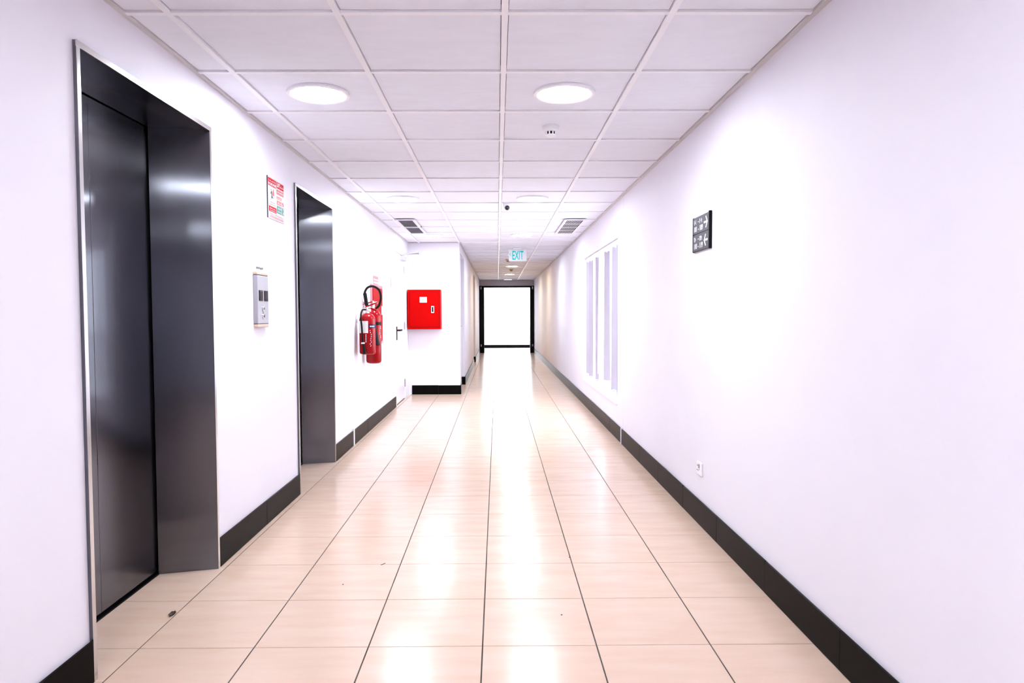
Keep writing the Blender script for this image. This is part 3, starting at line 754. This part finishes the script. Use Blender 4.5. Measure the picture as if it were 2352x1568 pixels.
MB().box(XL+0.0005, c[0]-R+0.004, c[1]-0.012, c[1]+0.012, z+0.30, z+0.335).build('bracket', m_chrome, e1)
cd = MB().box(XL+0.0005, XL+0.0025, 6.40, 6.47, 1.08, 1.29).build('inspection_card', m_paper)
tag(cd, 'narrow white inspection card on the wall beside the nearer extinguisher', 'card')
# carbon dioxide extinguisher
c = (XL+0.100, 6.88, 0.0); R = 0.076
e2 = thing('fire_extinguisher', 'taller red gas extinguisher with looped hose and black horn, the farther one', 'extinguisher', (c[0], c[1], 0.72), 'fire extinguishers on the left wall')
z = 0.715
MB().lathe([(0.0, z), (R-0.020, z+0.002), (R-0.005, z+0.012), (R, z+0.03), (R, z+0.46), (R-0.006, z+0.495), (R-0.022, z+0.525), (R-0.045, z+0.545), (0.022, z+0.552)], (c[0], c[1], 0), 32).build('cylinder', m_red, e2, 40)
vv = MB().lathe([(0.020, z+0.548), (0.020, z+0.575), (0.016, z+0.580), (0.016, z+0.615), (0.010, z+0.625)], (c[0], c[1], 0), 16).build('valve', m_brass, e2, 40)
MB().lathe([(0.013, 0), (0.013, 0.03)], (c[0]+0.010, c[1], z+0.605), 12, 0).build('outlet', m_chrome, vv, 40)
MB().prism([(c[0]-0.02, z+0.585), (c[0]+0.02, z+0.590), (c[0]-0.075, z+0.575), (c[0]-0.085, z+0.583)], 1, c[1]-0.009, c[1]+0.009).build('carry_handle', m_red, e2)
MB().prism([(c[0]+0.015, z+0.618), (c[0]+0.015, z+0.630), (c[0]-0.06, z+0.606), (c[0]-0.10, z+0.596), (c[0]-0.10, z+0.588), (c[0]-0.05, z+0.598)], 1, c[1]-0.010, c[1]+0.010).build('squeeze_lever', m_red, e2)
hp = spline([(c[0]-0.055, c[1]-0.05, z+0.600), (c[0]-0.075, c[1]-0.05, z+0.690), (c[0]-0.050, c[1]-0.04, z+0.752), (c[0]+0.005, c[1]-0.03, z+0.768), (c[0]+0.060, c[1]-0.02, z+0.735), (c[0]+0.078, c[1]-0.01, z+0.665), (c[0]+0.060, c[1]-0.00, z+0.585), (c[0]+0.022, c[1]+0.0, z+0.545)], 8)
hs = MB().tube(hp, 0.0115, 12).build('hose', m_rubber, e2, 50)
MB().tube([(c[0]-0.055, c[1]-0.05, z+0.575), (c[0]-0.073, c[1]-0.05, z+0.70)], 0.018, 12).build('hose_grip', m_rubber, hs, 40)
MB().tube([(c[0]+0.010, c[1]-0.085, z+0.46), (c[0]+0.018, c[1]-0.100, z+0.40), (c[0]+0.040, c[1]-0.128, z+0.185)], 0.02, 18, [0.015, 0.020, 0.046]).build('horn', m_black, e2, 40)
lathe_band(R+0.001, z+0.385, z+0.415, c, 180, 400, 24).build('black_band', m_black, e2, 60)
mb = MB()
for i in range(7):
    a = math.radians(333+random.uniform(-4, 5)); zz = z+0.255+i*0.018
    mb.tube([(c[0]+math.cos(a)*(R+0.001), c[1]+math.sin(a)*(R+0.001), zz), (c[0]+math.cos(a+0.1)*(R+0.001), c[1]+math.sin(a+0.1)*(R+0.001), zz+0.008)], 0.0022, 4)
mb.build('printed_text', m_whiteprint, e2)
MB().box(XL+0.0005, c[0]-R+0.004, c[1]-0.012, c[1]+0.012, z+0.42, z+0.45).build('bracket', m_chrome, e2)

# red hose cabinet on the return wall
hc = thing('fire_cabinet', 'bright red metal cabinet with white label on the wall facing the camera', 'cabinet', (-1.08, YR, 0.985))
bx0, bx1, bz0, bz1, by = -1.322, -0.836, 0.986, 1.571, 10.16
MB().box(bx0, bx1, by, YR-0.0005, bz0, bz1, 0.004, 2).build('body', m_redbox, hc)
MB().box(bx0+0.028, bx1-0.024, by-0.0008, by+0.003, bz0+0.034, bz1-0.036).build('seam', m_black, hc)
dd = MB().box(bx0+0.0315, bx1-0.0275, by-0.004, by+0.001, bz0+0.0375, bz1-0.0395, 0.002).build('door', m_redbox, hc)
lb = MB().box(-1.142, -1.038, by-0.0046, by-0.0035, 1.381, 1.461).build('label', m_paper, dd)
for zz in (1.432, 1.417): MB().box(-1.120, -1.060, by-0.0050, by-0.0045, zz, zz+0.003).build('print', m_vent, lb)
lk = MB().box(-0.974, -0.932, by-0.009, by-0.0035, 1.228, 1.328, 0.002).build('lock', m_whiteprint, dd)
MB().box(-0.965, -0.941, by-0.0105, by-0.0085, 1.240, 1.316, 0.0008).build('recess', m_black, lk)

# ------------------------------------------------------------------ ceiling fittings
lamp_ring = MB().ring(0.150, 0.126, -0.005, 0.008, (0, 0, 0)).mesh('ring', m_rail, smooth=40)
diff = MB().lathe([(0.127, 0.004), (0.127, -0.002)], (0, 0, 0), 28).mesh('diffuser', m_lamp)
diffw = diff.copy(); diffw.materials[0] = m_warm
difff = diff.copy(); difff.materials[0] = m_faint
def lamp(x, y, label, me=diff):
    r = thing('downlight', label, 'ceiling light', (x, y, H), 'round ceiling downlights')
    link('ring', lamp_ring, r); link('diffuser', me, r)
LX, RX = -0.8685, 0.3315
lamp(LX, 3.41, 'large round lit downlight above the first elevator, nearest on the left')
lamp(RX, 3.41, 'large round lit downlight beside the nearest smoke detector')
lamp(LX, 6.45, 'round lit downlight on the left, before the dark two-panel vent')
lamp(RX, 6.45, 'round lit downlight right behind the dome camera')
lamp(LX, 9.41, 'round lit downlight on the left, just past the dark two-panel vent')
lamp(RX, 9.41, 'round lit downlight between the two vents and the exit sign')
lamp(RX, 12.41, 'round lit downlight hidden just behind the exit sign')
lamp(RX, 15.41, 'warm yellow downlight in the far passage, the nearer one past the exit sign', diffw)
lamp(RX, 18.41, 'warm yellow downlight in the far passage, the second past the exit sign', diffw)
lamp(RX, 21.21, 'faint downlight at the very end of the passage', difff)
for x in (LX, RX):  # unseen lamps repeating the row, added to light the near walls
    sd = 'left' if x < 0 else 'right'
    lamp(x, 0.41, 'unseen round lit downlight overhead behind the viewpoint on the '+sd)
    lamp(x, -2.59, 'last unseen round lit downlight far behind the viewpoint on the '+sd)

def smoke(x, y, label, base_m=m_rail, sc=1.0):
    r = thing('smoke_detector', label, 'smoke detector', (x, y, TZ), 'smoke detectors on the ceiling')
    o = (x, y, TZ)
    MB().lathe([(0.050*sc, 0.0), (0.050*sc, -0.010*sc), (0.045*sc, -0.012*sc), (0.045*sc, -0.024*sc), (0.038*sc, -0.030*sc), (0.030*sc, -0.031*sc)], o, 32).build('base', base_m, r, 35)
    MB().lathe([(0.027*sc, -0.0305*sc), (0.027*sc, -0.048*sc)], o, 24).build('chamber', m_black, r)
    cap = MB().lathe([(0.031*sc, -0.047*sc), (0.029*sc, -0.053*sc), (0.016*sc, -0.058*sc), (0.0, -0.059*sc)], o, 24).build('cap', base_m, r, 50)
    mb = MB()
    for i in range(9):
        a = 2*math.pi*i/9+math.pi/18; cx, cy = x+math.cos(a)*0.029*sc, y+math.sin(a)*0.029*sc
        mb.tube([(cx, cy, TZ-0.029*sc), (cx, cy, TZ-0.050*sc)], 0.0046*sc, 6)
    mb.build('ribs', base_m, r)
smoke(0.313, 4.02, 'white smoke detector near the large right downlight')
smoke(0.215, 13.45, 'brownish detector on the passage ceiling beside the exit sign', m_sensor, 1.1)
smoke(0.335, 16.4, 'tiny brownish detector between the two warm downlights', m_sensor, 1.0)

cc = thing('dome_camera', 'small white ceiling camera with black eyeball lens', 'camera', (0.10, 6.74, TZ))
o = (0.10, 6.74, TZ)
MB().lathe([(0.044, 0.0), (0.044, -0.008), (0.040, -0.012), (0.038, -0.030), (0.033, -0.050), (0.020, -0.066), (0.0, -0.072)], o, 28).build('housing', m_rail, cc, 45)
ey = MB().lathe([(0.0, -0.024), (0.016, -0.020), (0.0235, -0.008), (0.024, 0.004), (0.018, 0.016)], (0.10, 6.712, TZ-0.050), 24, 1).build('lens_ball', m_lens, cc, 60)

# vents
def vent_left():
    x0, x1, y0, y1 = -1.152, -0.925, 7.785, 9.10
    r = thing('air_vent', 'return air vent with two dark filter panels on the left of the ceiling', 'vent', ((x0+x1)/2, (y0+y1)/2, H))
    ym = (y0+y1)/2
    mb = MB(); t, b = H-0.0005, H-0.012
    fr = 0.030
    mb.box(x0, x1, y0, y0+fr, b, t).box(x0, x1, y1-fr, y1, b, t).box(x0, x0+fr, y0+fr, y1-fr, b, t).box(x1-fr, x1, y0+fr, y1-fr, b, t)
    mb.build('frame', m_vent, r)
    MB().box(x0+fr, x1-fr, ym-0.022, ym+0.022, b, t).build('crossbar', m_vent, r)
    for a, c in ((y0+fr, ym-0.022), (ym+0.022, y1-fr)): MB().box(x0+fr, x1-fr, a, c, H-0.004, t).build('filter_panel', m_ventdark, r)
    MB().box(x1, x1+0.006, ym-0.06, ym+0.02, b, t).build('latch', m_black, r)
def vent_right():
    x0, x1, y0, y1 = 0.765, 1.015, 7.82, 9.15
    r = thing('air_vent', 'supply air vent with thin louvre blades on the right of the ceiling', 'vent', ((x0+x1)/2, (y0+y1)/2, H))
    mb = MB(); t, b = H-0.0005, H-0.012; fr = 0.032
    mb.box(x0, x1, y0, y0+fr, b, t).box(x0, x1, y1-fr, y1, b, t).box(x0, x0+fr, y0+fr, y1-fr, b, t).box(x1-fr, x1, y0+fr, y1-fr, b, t)
    mb.build('frame', m_vent, r)
    MB().box(x0+fr, x1-fr, y0+fr, y1-fr, H-0.003, t).build('duct_backing', m_plenum, r)
    n = 10; s = (x1-x0-2*fr)/n
    for i in range(1, n):
        x = x0+fr+s*i; MB().box(x-0.0025, x+0.0025, y0+fr, y1-fr, b+0.003, b+0.006).build('blade', m_vent, r)
    for i in range(1, 4):
        y = y0+fr+(y1-y0-2*fr)*i/4; MB().box(x0+fr, x1-fr, y-0.012, y+0.012, b, b+0.003).build('crossbar', m_vent, r)
vent_left(); vent_right()

# exit sign
ex = thing('exit_sign', 'hanging white exit sign with cyan letters and a left arrow', 'exit sign', (0.333, 11.25, H))
ey0 = 11.235
MB().box(0.262, 0.400, ey0-0.02, ey0+0.05, H-0.018, TZ-0.0002, 0.003).build('mount', m_rail, ex)
pn = MB().box(0.188, 0.478, ey0, ey0+0.022, 2.068, H-0.0185, 0.003).build('panel', m_exitpanel, ex)
text_mesh('EXIT', 0.200, m_exitletters, 'lettering', (1, 0, 0), (0, 0, 1), (0.242, ey0-0.0006, 2.092), 0.0008, 'LEFT', 0.455, pn, 0.003)
MB().tube([(0.224, ey0-0.001, 2.196), (0.204, ey0-0.001, 2.175), (0.224, ey0-0.001, 2.152)], 0.0045, 6).build('arrow', m_exitletters, pn)

# ------------------------------------------------------------------ litter on the floor
lf = MB(); vs = []
for i, (w_, l_) in enumerate([(0.0, -0.030), (0.009, -0.018), (0.013, 0.0), (0.008, 0.016), (0.0, 0.028)]):
    vs.append((lf.bm.verts.new((-1.310-w_, 2.725+l_*0.8, 0.004+0.004*(i % 2))), lf.bm.verts.new((-1.310, 2.725+l_*0.8, 0.0015)), lf.bm.verts.new((-1.310+w_*1.1, 2.725+l_*0.8, 0.005+0.003*((i+1) % 2)))))
for p, q in zip(vs, vs[1:]):
    for k in (0, 1): lf.bm.faces.new((p[k], p[k+1], q[k+1], q[k]))
bmesh.ops.remove_doubles(lf.bm, verts=lf.bm.verts, dist=1e-5)
bmesh.ops.solidify(lf.bm, geom=list(lf.bm.faces), thickness=0.0010)
tag(lf.build('dry_leaf', m_leaf), 'small curled dark brown leaf on the floor before the nearest elevator', 'leaf')
tag(MB().tube([(-0.563, 3.256, 0.002), (-0.554, 3.264, 0.0022), (-0.546, 3.277, 0.002)], 0.0014, 5).build('twig', m_leaf), 'tiny dark twig on the floor tiles left of centre', 'twig')
for (x, y), n in zip(((-0.692, 3.021), (0.350, 3.344), (0.251, 2.695)), ('left of the twig', 'by a grout line right of centre', 'nearest the camera')):
    tag(MB().lathe([(0.0, 0.0002), (0.0032, 0.0004), (0.0026, 0.0022), (0.0, 0.003)], (x, y, 0), 7).build('grit_speck', m_leaf), 'tiny dark speck of grit on the floor '+n, 'grit', 'grit specks')
print('floor tiles', nfl)
